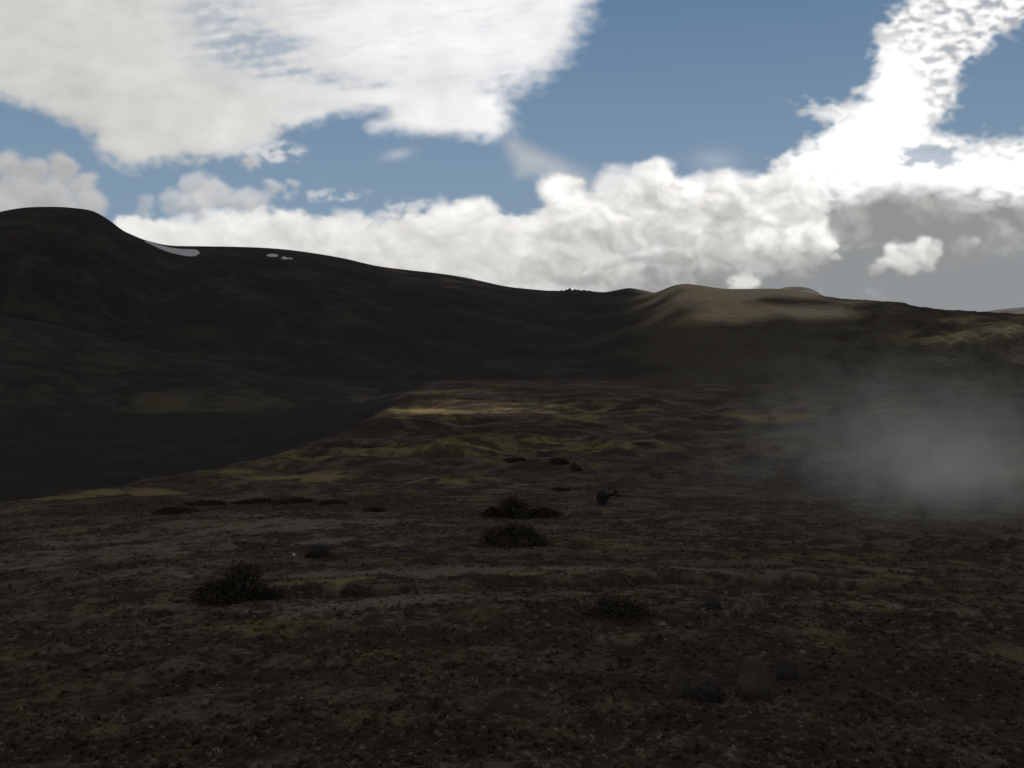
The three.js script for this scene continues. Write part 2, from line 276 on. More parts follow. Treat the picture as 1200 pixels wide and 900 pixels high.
// patches of one growth, bare gravel or dark soil with painted shade: [column, distance, half width in columns, half depth as a log ratio of distance, strength]
const GRAVEL = [[310, 28, 180, 0.16, 1.05], [110, 25, 130, 0.13, 0.75], [520, 17.6, 190, 0.035, 1.1], [760, 17.9, 240, 0.03, 1.0], [450, 14.0, 190, 0.03, 1.05], [200, 19, 110, 0.06, 0.6], [1010, 46, 150, 0.014, 1.3], [980, 15.5, 150, 0.04, 0.5], [1080, 20, 130, 0.07, 0.5], [640, 52, 140, 0.05, 0.5], [600, 120, 220, 0.06, 0.5], [560, 155, 190, 0.05, 0.5], [250, 15.5, 160, 0.04, 0.5]];
const MOSSY = [[490, 430, 46, 0.10, 1], [545, 330, 46, 0.07, 1], [465, 290, 44, 0.08, 0.9], [520, 250, 60, 0.05, 0.8], [430, 125, 130, 0.13, 0.75], [560, 140, 140, 0.08, 0.8], [720, 150, 90, 0.07, 0.7], [560, 68, 110, 0.08, 0.6], [780, 420, 200, 0.25, 0.65], [330, 76, 90, 0.09, 0.8], [130, 62, 120, 0.07, 0.8], [640, 185, 60, 0.035, 0.9], [700, 52, 100, 0.05, 0.6], [1150, 330, 90, 0.1, 0.5], [400, 16.3, 90, 0.026, 0.8], [640, 17.0, 130, 0.02, 0.7], [850, 240, 160, 0.1, 0.5], [300, 92, 120, 0.06, 0.6]];
const DARKS = [[610, 235, 70, 0.06, 1], [655, 200, 50, 0.05, 0.9], [520, 380, 26, 0.05, 0.9], [500, 205, 60, 0.05, 0.8], [150, 45, 170, 0.09, 1.1], [400, 43, 110, 0.08, 1.25], [560, 34, 80, 0.05, 0.8], [1080, 300, 180, 0.25, 0.8], [900, 10.5, 190, 0.14, 0.7], [1120, 11, 230, 0.2, 0.7], [680, 13, 140, 0.08, 0.8], [500, 38, 130, 0.05, 0.7], [420, 240, 50, 0.14, 0.9], [950, 80, 260, 0.25, 0.6], [60, 13.6, 110, 0.04, 0.8], [480, 88, 150, 0.05, 0.8], [520, 26, 120, 0.05, 0.6], [440, 7.4, 260, 0.08, 0.8], [860, 7.8, 300, 0.10, 0.7], [80, 8.2, 120, 0.05, 0.7], [700, 9.2, 200, 0.05, 0.7], [240, 9.8, 200, 0.04, 0.7], [1100, 14.0, 200, 0.05, 0.7], [560, 11.6, 200, 0.035, 0.7], [300, 11.5, 260, 0.05, 0.6]];  // dark soil; also paints shade into gullies, the rise and the near edge
const amount = (list, xp, d, jx, jd) => { let s = 0; for (const [cx, cd, wx, wd, k] of list) { const a = (xp - cx) / wx + jx, b = Math.log(d / cd) / wd + jd; const q = a * a + b * b; if (q < 5) s = Math.max(s, k * Math.exp(-q * 0.9)); } return s; };
function patchy(x, z, size, o, oct) {     // world noise whose grain is about `size` metres, stepping by octaves
  const e = Math.log2(size), i = Math.floor(e), t = smooth(0, 1, e - i), L = 2 ** i;
  return lerp(fbm(x / L + o + i * 7, z / L + o, oct), fbm(x / L / 2 + o + i * 7 + 7, z / L / 2 + o, oct), t);
}
function groundColor(x, z, xp, d) {
  const n1 = patchy(x, z, d * 0.16, 3, 4), n2 = patchy(x, z, d * 0.16, 41, 4), n3 = patchy(x, z, d * 0.035, 17, 3), n4 = patchy(x, z, Math.max(0.05, d * 0.009), 60, 2), n5 = patchy(x, z, Math.max(0.05, d * 0.012), 80, 2);
  const jx = n1 * 1.8, jd = n2 * 2.2 + n3 * 0.8;
  const g = amount(GRAVEL, xp, d, jx, jd), m = amount(MOSSY, xp, d, jx, jd), k = amount(DARKS, xp, d, jx, jd);
  let c = mixc(C.soil, C.heath, smooth(-0.22, 0.25, n3 * 1.0 + n1 * 0.6 + n4 * 0.6));
  c = mixc(c, C.olive, 0.7 * smooth(0.02, 0.35, n2 * 0.6 + n3 * 0.4 + n5 * 0.6 + 0.04));
  c = mixc(c, C.gravel, 0.9 * smooth(0.25, 0.75, g + n3 * 0.5 + n4 * 0.5));
  c = mixc(c, d > 100 ? C.moss : C.ochre, 0.9 * smooth(0.25, 0.8, m + n3 * 0.6 + n4 * 0.4 + n2 * 0.2));
  c = mixc(c, C.soil, 0.9 * smooth(0.2, 0.65, k + n3 * 0.5 + n5 * 0.5));
  c = mixc(c, C.soil, 0.85 * smooth(0.04, 0.22, n5 * 0.45 + n1 * 0.35 + patchy(x, z, d * 0.06, 95, 3) * 0.9));
  c = mixc(c, C.gravel, 0.85 * smooth(0.22, 0.36, n4 + n3 * 0.25) * smooth(70, 30, d));
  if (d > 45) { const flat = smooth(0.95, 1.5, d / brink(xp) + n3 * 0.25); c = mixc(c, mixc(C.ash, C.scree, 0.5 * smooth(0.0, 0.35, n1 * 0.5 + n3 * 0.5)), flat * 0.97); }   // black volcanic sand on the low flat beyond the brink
  if (d > 8 && d < 26) { const q = d - rowAt(xp) - 0.5 * noise(x / 1.7, z / 1.7); c = mixc(c, C.soil, 0.95 * Math.exp(-q * q / (0.05 + 0.05 * clamp(n3 + 0.5))) * smooth(200, 330, xp) * smooth(1250, 950, xp)); }  // shade of the rut painted in as a strip of soil colour
  return c;
}
function hillColor(name, x, z, xp, t, py) {
  const wv = fbm(x / 160, z / 160, 3), n = fbm(xp / 90 + wv * 2.2 + t * 1.2, t * 0.9 + 4, 4), q = fbm(x / 110 + 7, z / 110, 4), f = fbm(x / 18, z / 18, 3);
  let c = mixc(C.ash, C.scree, 0.75 * smooth(-0.1, 0.5, n * 0.7 + q * 0.5 + f * 0.45));
  c = mixc(c, [0.036, 0.030, 0.019], 0.5 * smooth(0.0, 0.3, q + f * 0.4));
  if (name === 'knoll') {
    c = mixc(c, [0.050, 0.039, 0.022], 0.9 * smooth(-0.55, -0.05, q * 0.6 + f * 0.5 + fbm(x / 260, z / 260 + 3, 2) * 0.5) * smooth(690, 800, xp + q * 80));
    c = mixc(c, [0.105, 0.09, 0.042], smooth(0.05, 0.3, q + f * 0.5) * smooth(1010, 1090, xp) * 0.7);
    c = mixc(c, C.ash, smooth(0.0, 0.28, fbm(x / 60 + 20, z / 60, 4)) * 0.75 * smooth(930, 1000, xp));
  }
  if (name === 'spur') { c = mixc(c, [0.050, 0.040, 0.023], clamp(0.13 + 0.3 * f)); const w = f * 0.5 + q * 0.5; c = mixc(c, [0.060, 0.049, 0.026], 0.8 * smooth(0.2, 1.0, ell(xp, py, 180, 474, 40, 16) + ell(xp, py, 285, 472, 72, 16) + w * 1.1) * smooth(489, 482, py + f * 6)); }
  if (name === 'far') c = mixc(C.scree, [0.09, 0.083, 0.078], smooth(-0.1, 0.2, q));
  return c;
}
function sheet(rows, cols, at) {          // rows x cols grid -> indexed geometry; at(i, j) gives [x, y, z, r, g, b]
  const n = rows * cols, p = new Float32Array(n * 3), c = new Float32Array(n * 3), uv = new Float32Array(n * 2), ix = new Uint32Array((rows - 1) * (cols - 1) * 6);
  let k = 0;
  for (let i = 0; i < rows; i++) for (let j = 0; j < cols; j++) {
    const v = at(i, j), o = i * cols + j;
    p.set([v[0], v[1], v[2]], o * 3); c.set([v[3], v[4], v[5]], o * 3); uv[o * 2] = v[0]; uv[o * 2 + 1] = v[2];
    if (i && j) { const a = o - cols - 1, b = o - cols, e = o - 1; ix[k++] = a; ix[k++] = b; ix[k++] = o; ix[k++] = a; ix[k++] = o; ix[k++] = e; }
  }
  const g = new THREE.BufferGeometry();
  g.setAttribute('position', new THREE.BufferAttribute(p, 3)); g.setAttribute('color', new THREE.BufferAttribute(c, 3)); g.setAttribute('uv', new THREE.BufferAttribute(uv, 2));
  g.setIndex(new THREE.BufferAttribute(ix, 1)); g.computeVertexNormals();
  return g;
}
// grain of soil: small speckle, no shading in it
function grainTexture(size, seed) {
  const d = new Uint8Array(size * size * 4), r = mulberry(seed);
  for (let y = 0; y < size; y++) for (let x = 0; x < size; x++) {
    const tx = x / size, ty = y / size;
    const e = (s, o) => { const a = noise(tx * s + o, ty * s), b = noise((tx - 1) * s + o, ty * s), c = noise(tx * s + o, (ty - 1) * s), q = noise((tx - 1) * s + o, (ty - 1) * s); return lerp(lerp(a, b, tx), lerp(c, q, tx), ty); };
    const v = clamp(0.80 + 0.16 * e(9, 3) + 0.22 * e(31, 50) + 0.30 * (r() - 0.5)), o = (y * size + x) * 4;
    d[o] = 255 * v; d[o + 1] = 255 * v; d[o + 2] = 255 * clamp(v * 0.98); d[o + 3] = 255;
  }
  const t = new THREE.DataTexture(d, size, size, THREE.RGBAFormat); t.wrapS = t.wrapT = THREE.RepeatWrapping; t.magFilter = THREE.LinearFilter; t.minFilter = THREE.LinearMipmapLinearFilter; t.generateMipmaps = true; t.needsUpdate = true;
  return t;
}
const grain = grainTexture(512, 7); grain.repeat.set(1 / 1.7, 1 / 1.7);
const earth = new THREE.MeshPhysicalMaterial({ vertexColors: true, map: grain, roughness: 1, metalness: 0, specularIntensity: 0.05 });
const rockFace = new THREE.MeshPhysicalMaterial({ vertexColors: true, roughness: 1, metalness: 0, specularIntensity: 0.05 });
function structure(name, geometry, material) { const m = new THREE.Mesh(geometry, material); m.name = name; m.userData.kind = 'structure'; m.castShadow = m.receiveShadow = true; scene.add(m); return m; }
{
  const az = []; for (let x = -90; x <= 1290; x += 1.75) az.push(bearing(x));
  const a0 = az[0], a1 = az[az.length - 1], rest = []; for (let i = 1; i < 90; i++) rest.push(a1 + (2 * Math.PI + a0 - a1) * i / 90);
  az.push(...rest, a0 + 2 * Math.PI);
  const ds = [0.3, 1, 2, 3, 4, 5];
  // rows follow equal steps of the view angle on the near slope, then equal ratios
  for (let d = 5.6; d < 45; ) { ds.push(d); d *= 1 + 1.15 * d / (FOCAL * (fall(Math.log(d)))) ; }
  for (let d = ds[ds.length - 1]; d < 1300; d *= d < 500 ? 1.0065 : 1.011) ds.push(d * 1.005);
  for (let d = 1400; d < 45000; d *= 1.25) ds.push(d);
  console.log('ground rows', ds.length, 'columns', az.length);
  const g = sheet(ds.length, az.length, (i, j) => {
    const d = ds[i], a = az[j], x = Math.sin(a) * d, z = -Math.cos(a) * d, h = groundHeight(x, z), w = a > Math.PI ? a - 2 * Math.PI : a;
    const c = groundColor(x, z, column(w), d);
    return [x, h, z, ...c];
  });
  structure('ground', g, earth);
}
console.log('ground');
for (const [key, name] of [['ridge', 'hill_ridge'], ['knoll', 'hill'], ['spur', 'hill_spur'], ['far', 'distant_hill']]) {
  const Hh = HILLS[key], xs = [], [x0, x1] = { ridge: [-700, 1100], knoll: [420, 1900], spur: [-700, 560], far: [860, 1700] }[key];
  for (let x = x0; x <= x1; x += x > -60 && x < 1260 ? 2.2 : 14) xs.push(x);
  const ts = []; for (let t = -0.06; t < 1; t += key === 'ridge' ? 0.0055 : 0.008) ts.push(t); ts.push(1, 1.01, 1.04, 1.1, 1.3, 1.6, 2.2);
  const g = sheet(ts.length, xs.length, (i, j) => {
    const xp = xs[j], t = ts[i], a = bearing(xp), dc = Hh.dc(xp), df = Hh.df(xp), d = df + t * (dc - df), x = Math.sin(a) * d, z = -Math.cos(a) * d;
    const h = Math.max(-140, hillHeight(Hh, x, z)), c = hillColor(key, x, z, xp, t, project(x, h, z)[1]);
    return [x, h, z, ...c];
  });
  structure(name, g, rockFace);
}
console.log('hills');

// ------------------------------------------------------------------ unseen high cloud deck: hides the sun, gaps shaped to light chosen patches
const LIT = (x, y) => {                   // share of sunshine that reaches the place seen at that column and row
  let s = 0;
  s = Math.max(s, smooth(733, 744, x) * smooth(1070, 900, x) * smooth(385, 381, y) * smooth(315, 320, y));
  s = Math.max(s, 0.40 * smooth(1040, 1110, x) * smooth(445, 425, y) * smooth(365, 380, y));
  s = Math.max(s, 0.40 * smooth(430, 480, x) * smooth(640, 590, x) * smooth(342, 332, y));
  s = Math.max(s, 0.66 * smooth(400, 440, x) * smooth(690, 560, x) * smooth(455, 470, y) * smooth(565, 530, y));
  s = Math.max(s, 0.30 * smooth(60, 200, x) * smooth(480, 400, x) * smooth(545, 555, y) * smooth(620, 590, y));
  return s;
};
{
  const rnd = mulberry(777), ALT = 5000, places = [], up = new THREE.Vector3();
  const base = new THREE.IcosahedronGeometry(1, 2), pos = base.attributes.position;
  for (let i = 0; i < pos.count; i++) { up.fromBufferAttribute(pos, i); const k = 1 + 0.22 * noise(up.x * 2 + up.z, up.y * 2 + 9); pos.setXYZ(i, up.x * k, up.y * k * 0.7, up.z * k); }
  base.computeVertexNormals();
  const off = ALT / Math.tan(SUN_EL), STEP = 62;
  const m4 = new THREE.Matrix4(), q = new THREE.Quaternion(), e = new THREE.Euler();
  for (let gx = -1700; gx < 2300; gx += STEP) for (let gz = 500; gz > -3100; gz -= STEP) {
    // follow the sunbeam that would reach (gx, gz) at eye level down to the land
    const jx = gx + (rnd() - 0.5) * STEP * 0.6, jz = gz + (rnd() - 0.5) * STEP * 0.6, dice = rnd(), turn = rnd() * 6.3, size = 0.85 + rnd() * 0.35;
    let s = 300, x = 0, z = 0, y = 0;
    for (; s > -200; s -= 6) { y = s; const r = s / Math.tan(SUN_EL); x = jx + r * Math.sin(SUN_AZ); z = jz - r * Math.cos(SUN_AZ); if (terrain(x, z) > y) break; }
    let lit = 0;
    if (z < -20) { const [px, py] = project(x, y, z); lit = px > -100 && px < 1300 ? LIT(px, py) : 0; }
    if (dice < lit) continue;
    const cx = jx + off * Math.sin(SUN_AZ), cz = jz - off * Math.cos(SUN_AZ);
    m4.compose(new THREE.Vector3(cx, ALT + (dice - 0.5) * 60, cz), q.setFromEuler(e.set(0, turn, 0)), new THREE.Vector3(1, 1, 1).multiplyScalar(STEP * (lit > 0.02 ? 0.62 : 0.95) * size));
    places.push(m4.clone());
  }
  const cloud = new THREE.InstancedMesh(base, new THREE.MeshPhysicalMaterial({ color: new THREE.Color(0.9, 0.9, 0.9), roughness: 1, transmission: 0.6, thickness: 0 }), places.length);
  places.forEach((m, i) => cloud.setMatrixAt(i, m));
  cloud.name = 'cloud'; cloud.userData = { kind: 'stuff', label: 'unseen high cloud shaped to shade the land', category: 'cloud' };
  cloud.castShadow = true; scene.add(cloud);
  console.log('cloud', places.length);
}


// ------------------------------------------------------------------ things on the land
const names = {};
function numbered(n) { const k = names[n] = (names[n] ?? -1) + 1; return k ? `${n}_${String(k).padStart(3, '0')}` : n; }
function thing(o, name, label, category, group, kind) {
  o.name = numbered(name); o.userData = { label, category };
  if (group) o.userData.group = group;
  if (kind) o.userData.kind = kind;
  o.traverse(m => { m.castShadow = m.receiveShadow = true; });
  scene.add(o); return o;
}
const stoneMat = new THREE.MeshPhysicalMaterial({ vertexColors: true, roughness: 0.95, metalness: 0, specularIntensity: 0.15 });
function noise3(x, y, z) { return (noise(x + z * 0.37 + 11, y - z * 0.61) + noise(y + x * 0.43 + 5, z - x * 0.29 + 30) + noise(z - y * 0.33 + 70, x + y * 0.57)) / 2.2; }
function rockGeometry(seed, detail, sx, sy, sz, rough, color, spot) {
  let g = mergeVertices(new THREE.IcosahedronGeometry(1, detail).deleteAttribute('uv').deleteAttribute('normal'), 1e-4);
  const p = g.attributes.position, c = new Float32Array(p.count * 3), r = mulberry(seed), cuts = [];
  for (let i = 0; i < 13; i++) { const a = r() * 6.3, b = r() * 2 - 0.7, l = Math.hypot(1, b); cuts.push([Math.cos(a) / l, b / l, Math.sin(a) / l, 0.50 + 0.32 * r()]); }
  cuts.push([0.25 - 0.5 * r(), 0.95, 0.2, 0.62 + 0.12 * r()]);
  const o = seed * 1.37;
  for (let i = 0; i < p.count; i++) {
    let x = p.getX(i), y = p.getY(i), z = p.getZ(i);
    for (const [a, b, e, k] of cuts) { const q = x * a + y * b + z * e - k; if (q > 0) { x -= a * q * 0.97; y -= b * q * 0.97; z -= e * q * 0.97; } }
    const k = 1 + rough * (0.5 * noise3(x * 1.7 + o, y * 1.7, z * 1.7) + 0.28 * noise3(x * 4.2 + o, y * 4.2, z * 4.2) + 0.16 * noise3(x * 9 + o, y * 9, z * 9) + 0.09 * noise3(x * 21 + o, y * 21, z * 21));
    p.setXYZ(i, x * k * sx, y * k * sy, z * k * sz);
    const m = smooth(0.05, 0.3, noise3(x * 3 + o + 9, y * 3, z * 3)), f = 1 + 0.5 * noise3(x * 8 + o, y * 8 + 3, z * 8);
    for (let j = 0; j < 3; j++) c[i * 3 + j] = lerp(color[j] * f, spot[j], m * 0.7);
  }
  g.setAttribute('color', new THREE.BufferAttribute(c, 3)); g.computeVertexNormals();
  return g;
}
const DARKROCK = [0.019, 0.0145, 0.0112], GREYROCK = [0.050, 0.039, 0.029], PALEROCK = [0.16, 0.145, 0.12], LICHEN = [0.075, 0.068, 0.050];
// a boulder whose foot shows at column x, row y; w and h are its size in survey pixels
function boulder(x, y, w, h, seed, label, color = DARKROCK, spot = [0.032, 0.027, 0.023], name = 'boulder', group, extra) {
  const q = hit(x, y, (a, b) => groundHeight(a, b)); if (!q) { console.log('no place', x, y); return; }
  const d = q[3], sw = w / FOCAL * d / 2, sh = h / FOCAL * d;
  let g = rockGeometry(seed, w > 30 ? 14 : 7, sw * 1.2, sh * 1.15, sw * 1.0, 0.26, color, spot);
  if (extra) { const p = g.attributes.position; for (let i = 0; i < p.count; i++) { const k = lerp(0.45, 1.1, smooth(-0.3, 0.6, p.getY(i) / sh)); p.setX(i, (p.getX(i) + sw * 0.25) * k - sw * 0.25); } g.computeVertexNormals(); g = mergeGeometries([g, ...extra(sw, sh)]); }
  const m = new THREE.Mesh(g, stoneMat);
  m.position.set(q[0] * (1 + sw / d), q[1] + sh * 0.02, q[2] * (1 + sw / d));
  return thing(m, name, label, name === 'boulder' ? 'boulder' : 'stone', group);
}
boulder(706, 593, 17, 19, 25, 'upright dark boulder with a pointed spur on its side', DARKROCK, [0.03, 0.026, 0.023], 'boulder', null, (w, h) => {
  const spur = (px, py, rx, ry, tilt, sd) => { const g = rockGeometry(sd, 4, rx, ry, rx * 0.8, 0.3, DARKROCK, [0.03, 0.026, 0.023]); g.rotateZ(tilt); g.translate(px, py, 0); return g; };
  return [spur(w * 1.5, h * 0.66, w * 0.75, h * 0.13, 0.12, 31), spur(w * 1.9, h * 0.80, w * 0.34, h * 0.22, -0.3, 32), spur(w * 2.4, h * 0.58, w * 0.36, h * 0.09, -0.35, 33)];
});
boulder(886, 824, 52, 54, 27, 'angular grey boulder among the dark heath stones', GREYROCK, [0.040, 0.031, 0.023]);
boulder(797, 818, 34, 30, 29, 'rounded grey boulder beside the angular one', [0.042, 0.033, 0.024], [0.052, 0.042, 0.030]);
boulder(836, 826, 40, 26, 36, 'dark low boulder between the rounded and the angular grey ones');
boulder(926, 800, 30, 26, 44, 'dark boulder on the far side of the angular grey one', [0.029, 0.0225, 0.017]);
boulder(369, 655, 30, 14, 47, 'flat dark stone beside the small white stone', DARKROCK, [0.03, 0.026, 0.022], 'stone');
boulder(343, 652, 5, 4, 51, 'small white stone beside a flat dark stone', [0.26, 0.25, 0.22], [0.2, 0.19, 0.16], 'stone');
boulder(833, 716, 26, 10, 57, 'dark flat boulder beyond the grey boulders');
boulder(676, 553, 16, 10, 63, 'small dark boulder on the ochre moss of the slope');

// crags standing on the skyline
{
  const parts = [], rnd = mulberry(12);
  const at = (x, y) => { const a = bearing(x), d = HILLS.ridge.dc(x) * 0.995; return [Math.sin(a) * d, EYE + slope(x, y) * d, -Math.cos(a) * d]; };
  const [bx, by, bz] = at(668, 340.5), px = 2550 / FOCAL;
  for (const [x, h, w] of [[649, 1.0, 5], [657, 1.6, 5], [664, 3.0, 4.2], [668, 4.8, 3.4], [673, 3.4, 4], [678, 3.2, 3], [684, 1.9, 5], [691, 1.2, 5]]) {
    const g = rockGeometry(x | 0, 5, w * px, h * px, w * px * 0.8, 0.5, [0.02, 0.018, 0.017], [0.028, 0.025, 0.022]);
    g.rotateY(rnd() * 6); g.translate((x - 668) * px, 0, 0); parts.push(g);
  }
  const m = new THREE.Mesh(mergeGeometries(parts), stoneMat); m.position.set(bx, by - 2, bz);
  thing(m, 'rock_outcrop', 'jagged black crags standing on the skyline in the saddle of the ridge', 'rock outcrop');
}
// snow left under the crest
const snowMat = new THREE.MeshPhysicalMaterial({ color: new THREE.Color(0.40, 0.375, 0.345), roughness: 0.9, specularIntensity: 0.1 });
function snow(top, bottom, label) {
  const T = curve(top), B = curve(bottom), x0 = top[0][0], x1 = top[top.length - 1][0], n = 44, m = 8, pts = [], rnd = mulberry(x0 | 0);
  const onRidge = (x, z) => hillHeight(HILLS.ridge, x, z);
  for (let i = 0; i <= n; i++) for (let j = 0; j <= m; j++) {
    const x = lerp(x0, x1, i / n), y = lerp(T(x), B(x), j / m) + 0.5 * fbm(x / 5, j * 2, 2) * (j === 0 || j === m ? 1 : 0);
    const q = hit(x, y, onRidge, 1160, 2600) || hit(x, y + 1.5, onRidge, 1160, 2600) || hit(x, y + 4, onRidge, 1160, 2600);
    const rim = i === 0 || j === 0 || i === n || j === m;
    pts.push([q[0], q[1] + (rim ? -0.4 : 1.3), q[2], 0, 0, 0]);
  }
  const g = sheet(n + 1, m + 1, (i, j) => pts[i * (m + 1) + j]); g.deleteAttribute('color');
  thing(new THREE.Mesh(g, snowMat), 'snow_patch', label, 'snow');
}
snow([[171, 282.5], [180, 284.6], [193, 288.2], [205, 290.6], [213, 291.4], [225, 292], [232, 292.6], [236, 296]], [[171, 282.8], [180, 287.2], [187, 290.6], [196, 294.4], [207, 297.6], [220, 300.2], [231, 300.2], [236, 297]], 'long sickle-shaped snow patch under the crest beside the rounded summit');
snow([[314, 299], [318, 298], [325, 298.2], [327, 299.5]], [[314, 300], [318, 301], [325, 301.2], [327, 300.4]], 'small flat snow patch on the dark slope between the two other snow patches');
snow([[331, 302], [335, 301], [338, 302.6], [344, 302.5]], [[331, 303.4], [335, 304.2], [338, 303.8], [344, 304]], 'small broken snow patch farthest from the rounded summit');

// low woody heath: thin stems that carry many small leaves
const leafTones = [[0.026, 0.019, 0.0145], [0.040, 0.029, 0.020], [0.046, 0.036, 0.019]];
const leafMat = new THREE.MeshPhysicalMaterial({ vertexColors: true, roughness: 1, specularIntensity: 0.05, side: THREE.DoubleSide });
function shrub(x, y, w, h, seed, label, group, colors = leafTones) {
  const q = hit(x, y, (a, b) => groundHeight(a, b)); if (!q) { console.log('no place', x, y); return; }
  const d = q[3], R = w / FOCAL * d / 2, Hh = h / FOCAL * d, rnd = mulberry(seed), root = new THREE.Group(), stems = [], pos = [], col = [];
  const n = clamp(w * 60, 900, 4600) | 0, leaf = Math.max(0.014, 1.5 / FOCAL * d);
  for (let i = 0; i < 14; i++) {
    const a = rnd() * 6.3, k = R * 0.75 * Math.sqrt(rnd()), tip = new THREE.Vector3(Math.cos(a) * k, Hh * (0.5 + 0.4 * rnd()), Math.sin(a) * k), mid = tip.clone().multiply(new THREE.Vector3(0.55, 0.6, 0.55));
    stems.push(new THREE.TubeGeometry(new THREE.CatmullRomCurve3([new THREE.Vector3(0, -0.05, 0), mid, tip]), 5, 0.012 + R * 0.01, 4));
  }
  const v = new THREE.Vector3(), e1 = new THREE.Vector3(), e2 = new THREE.Vector3();
  for (let i = 0; i < n; i++) {
    const a = rnd() * 6.283, b = Math.acos(rnd()), rr = 0.45 + 0.55 * Math.cbrt(rnd()), bump = 1 + 0.35 * noise(Math.cos(a) * 1.7 + seed, Math.sin(a) * 1.7 + b * 1.4);
    const sk = 1 + 0.5 * rnd() * rnd(); v.set(Math.sin(b) * Math.cos(a) * R * rr * bump * sk, Math.pow(Math.cos(b), 1.3) * Hh * rr * bump, Math.sin(b) * Math.sin(a) * R * rr * bump * sk);
    e1.set(rnd() - 0.5, rnd() * 0.6 - 0.2, rnd() - 0.5).normalize(); e2.set(rnd() - 0.5, rnd() - 0.5, rnd() - 0.5).cross(e1).normalize();
    const L = leaf * (0.7 + 0.9 * rnd()), c = colors[rnd() * colors.length | 0], f = 0.7 + 0.6 * rnd();
    const A = v.clone().addScaledVector(e1, L), Bp = v.clone().addScaledVector(e2, L * 0.32), Cp = v.clone().addScaledVector(e2, -L * 0.32), D = v.clone().addScaledVector(e1, -L);
    for (const p of [A, Bp, Cp, Bp, D, Cp]) { pos.push(p.x, p.y, p.z); col.push(c[0] * f, c[1] * f, c[2] * f); }
  }
  const g = new THREE.BufferGeometry(); g.setAttribute('position', new THREE.Float32BufferAttribute(pos, 3)); g.setAttribute('color', new THREE.Float32BufferAttribute(col, 3)); g.computeVertexNormals();
  const st = mergeGeometries(stems); st.deleteAttribute('uv'); st.setAttribute('color', new THREE.Float32BufferAttribute(new Float32Array(st.attributes.position.count * 3).fill(0.02), 3));
  const a = new THREE.Mesh(st, leafMat), b = new THREE.Mesh(g, leafMat); a.name = 'stem'; b.name = 'foliage'; root.add(a, b);
  root.position.set(q[0], q[1] - 0.03, q[2]);
  return thing(root, 'heath_shrub', label, 'shrub', group);
}
shrub(603, 636, 76, 24, 110, 'wide dark mounded shrub in front of the cluster of three shrubs');
shrub(578, 606, 26, 13, 111, 'smallest dark shrub at the end of the cluster of three');
shrub(601, 606, 40, 26, 112, 'tallest dark shrub in the middle of the cluster of three');
shrub(634, 606, 40, 12, 113, 'flat dark shrub at the end of the cluster of three');
shrub(281, 700, 54, 46, 101, 'tall dark bushy heath shrub standing in front of the white stone');
shrub(250, 700, 50, 20, 102, 'low dark shrub spreading from the foot of the tall bushy one');
shrub(306, 704, 50, 16, 103, 'flat dark shrub beside the rut and the tall bushy one');
shrub(725, 722, 76, 20, 104, 'wide dark shrub on the near side of the rut');
{
  const rnd = mulberry(55);
  for (let i = 0; i < 6; i++) { const x = 190 + i * 48 + rnd() * 26, y = 588 + rnd() * 14; shrub(x, y, 24 + 30 * rnd(), 3 + 3 * rnd(), 200 + i, 'low dark heath clump in the dark belt beyond the pale gravel', 'heath clumps in the dark belt'); }
  for (let i = 0; i < 3; i++) { const x = 560 + rnd() * 230, y = 540 + rnd() * 50; shrub(x, y, 14 + 16 * rnd(), 2.5 + 2.5 * rnd(), 260 + i, 'small dark heath clump scattered on the mossy slope', 'heath clumps on the mossy slope'); }
}
// loose stones: the largest as things, the rest as gravel
{
  const rnd = mulberry(321), tones = [[0.115, 0.098, 0.076], [0.085, 0.069, 0.048], [0.052, 0.045, 0.040], [0.064, 0.047, 0.035]], kinds = tones.flatMap((t, i) => [0, 1].map(k => new THREE.Mesh(rockGeometry(500 + i * 7 + k, 3, 1, 0.62, 0.85, 0.4, t, i < 2 ? LICHEN : [0.03, 0.026, 0.023]), stoneMat)));
  for (let i = 0; i < 130; i++) {
    const x = -20 + rnd() * 1240, y = 655 + 240 * Math.sqrt(rnd()), k = rnd() * kinds.length | 0, wpx = 5 + 9 * rnd() * rnd(), turn = rnd() * 6.3;
    const q = hit(x, y, (a, b) => groundHeight(a, b)); if (!q) continue;
    const m = kinds[k].clone(), r = wpx / FOCAL * q[3] / 2;
    m.scale.setScalar(r); m.rotation.set((turn * 7 % 1 - 0.5) * 0.5, turn, 0); m.position.set(q[0], q[1] + r * 0.15, q[2]);
    const t = k >> 1;
    thing(m, 'stone', ['small pale stone lying on the dark heath', 'small buff stone spotted with lichen on the dark heath', 'small grey stone lying on the dark heath', 'small brown stone lying on the dark heath'][t], 'stone', ['pale loose stones', 'buff loose stones', 'grey loose stones', 'brown loose stones'][t]);
  }
}
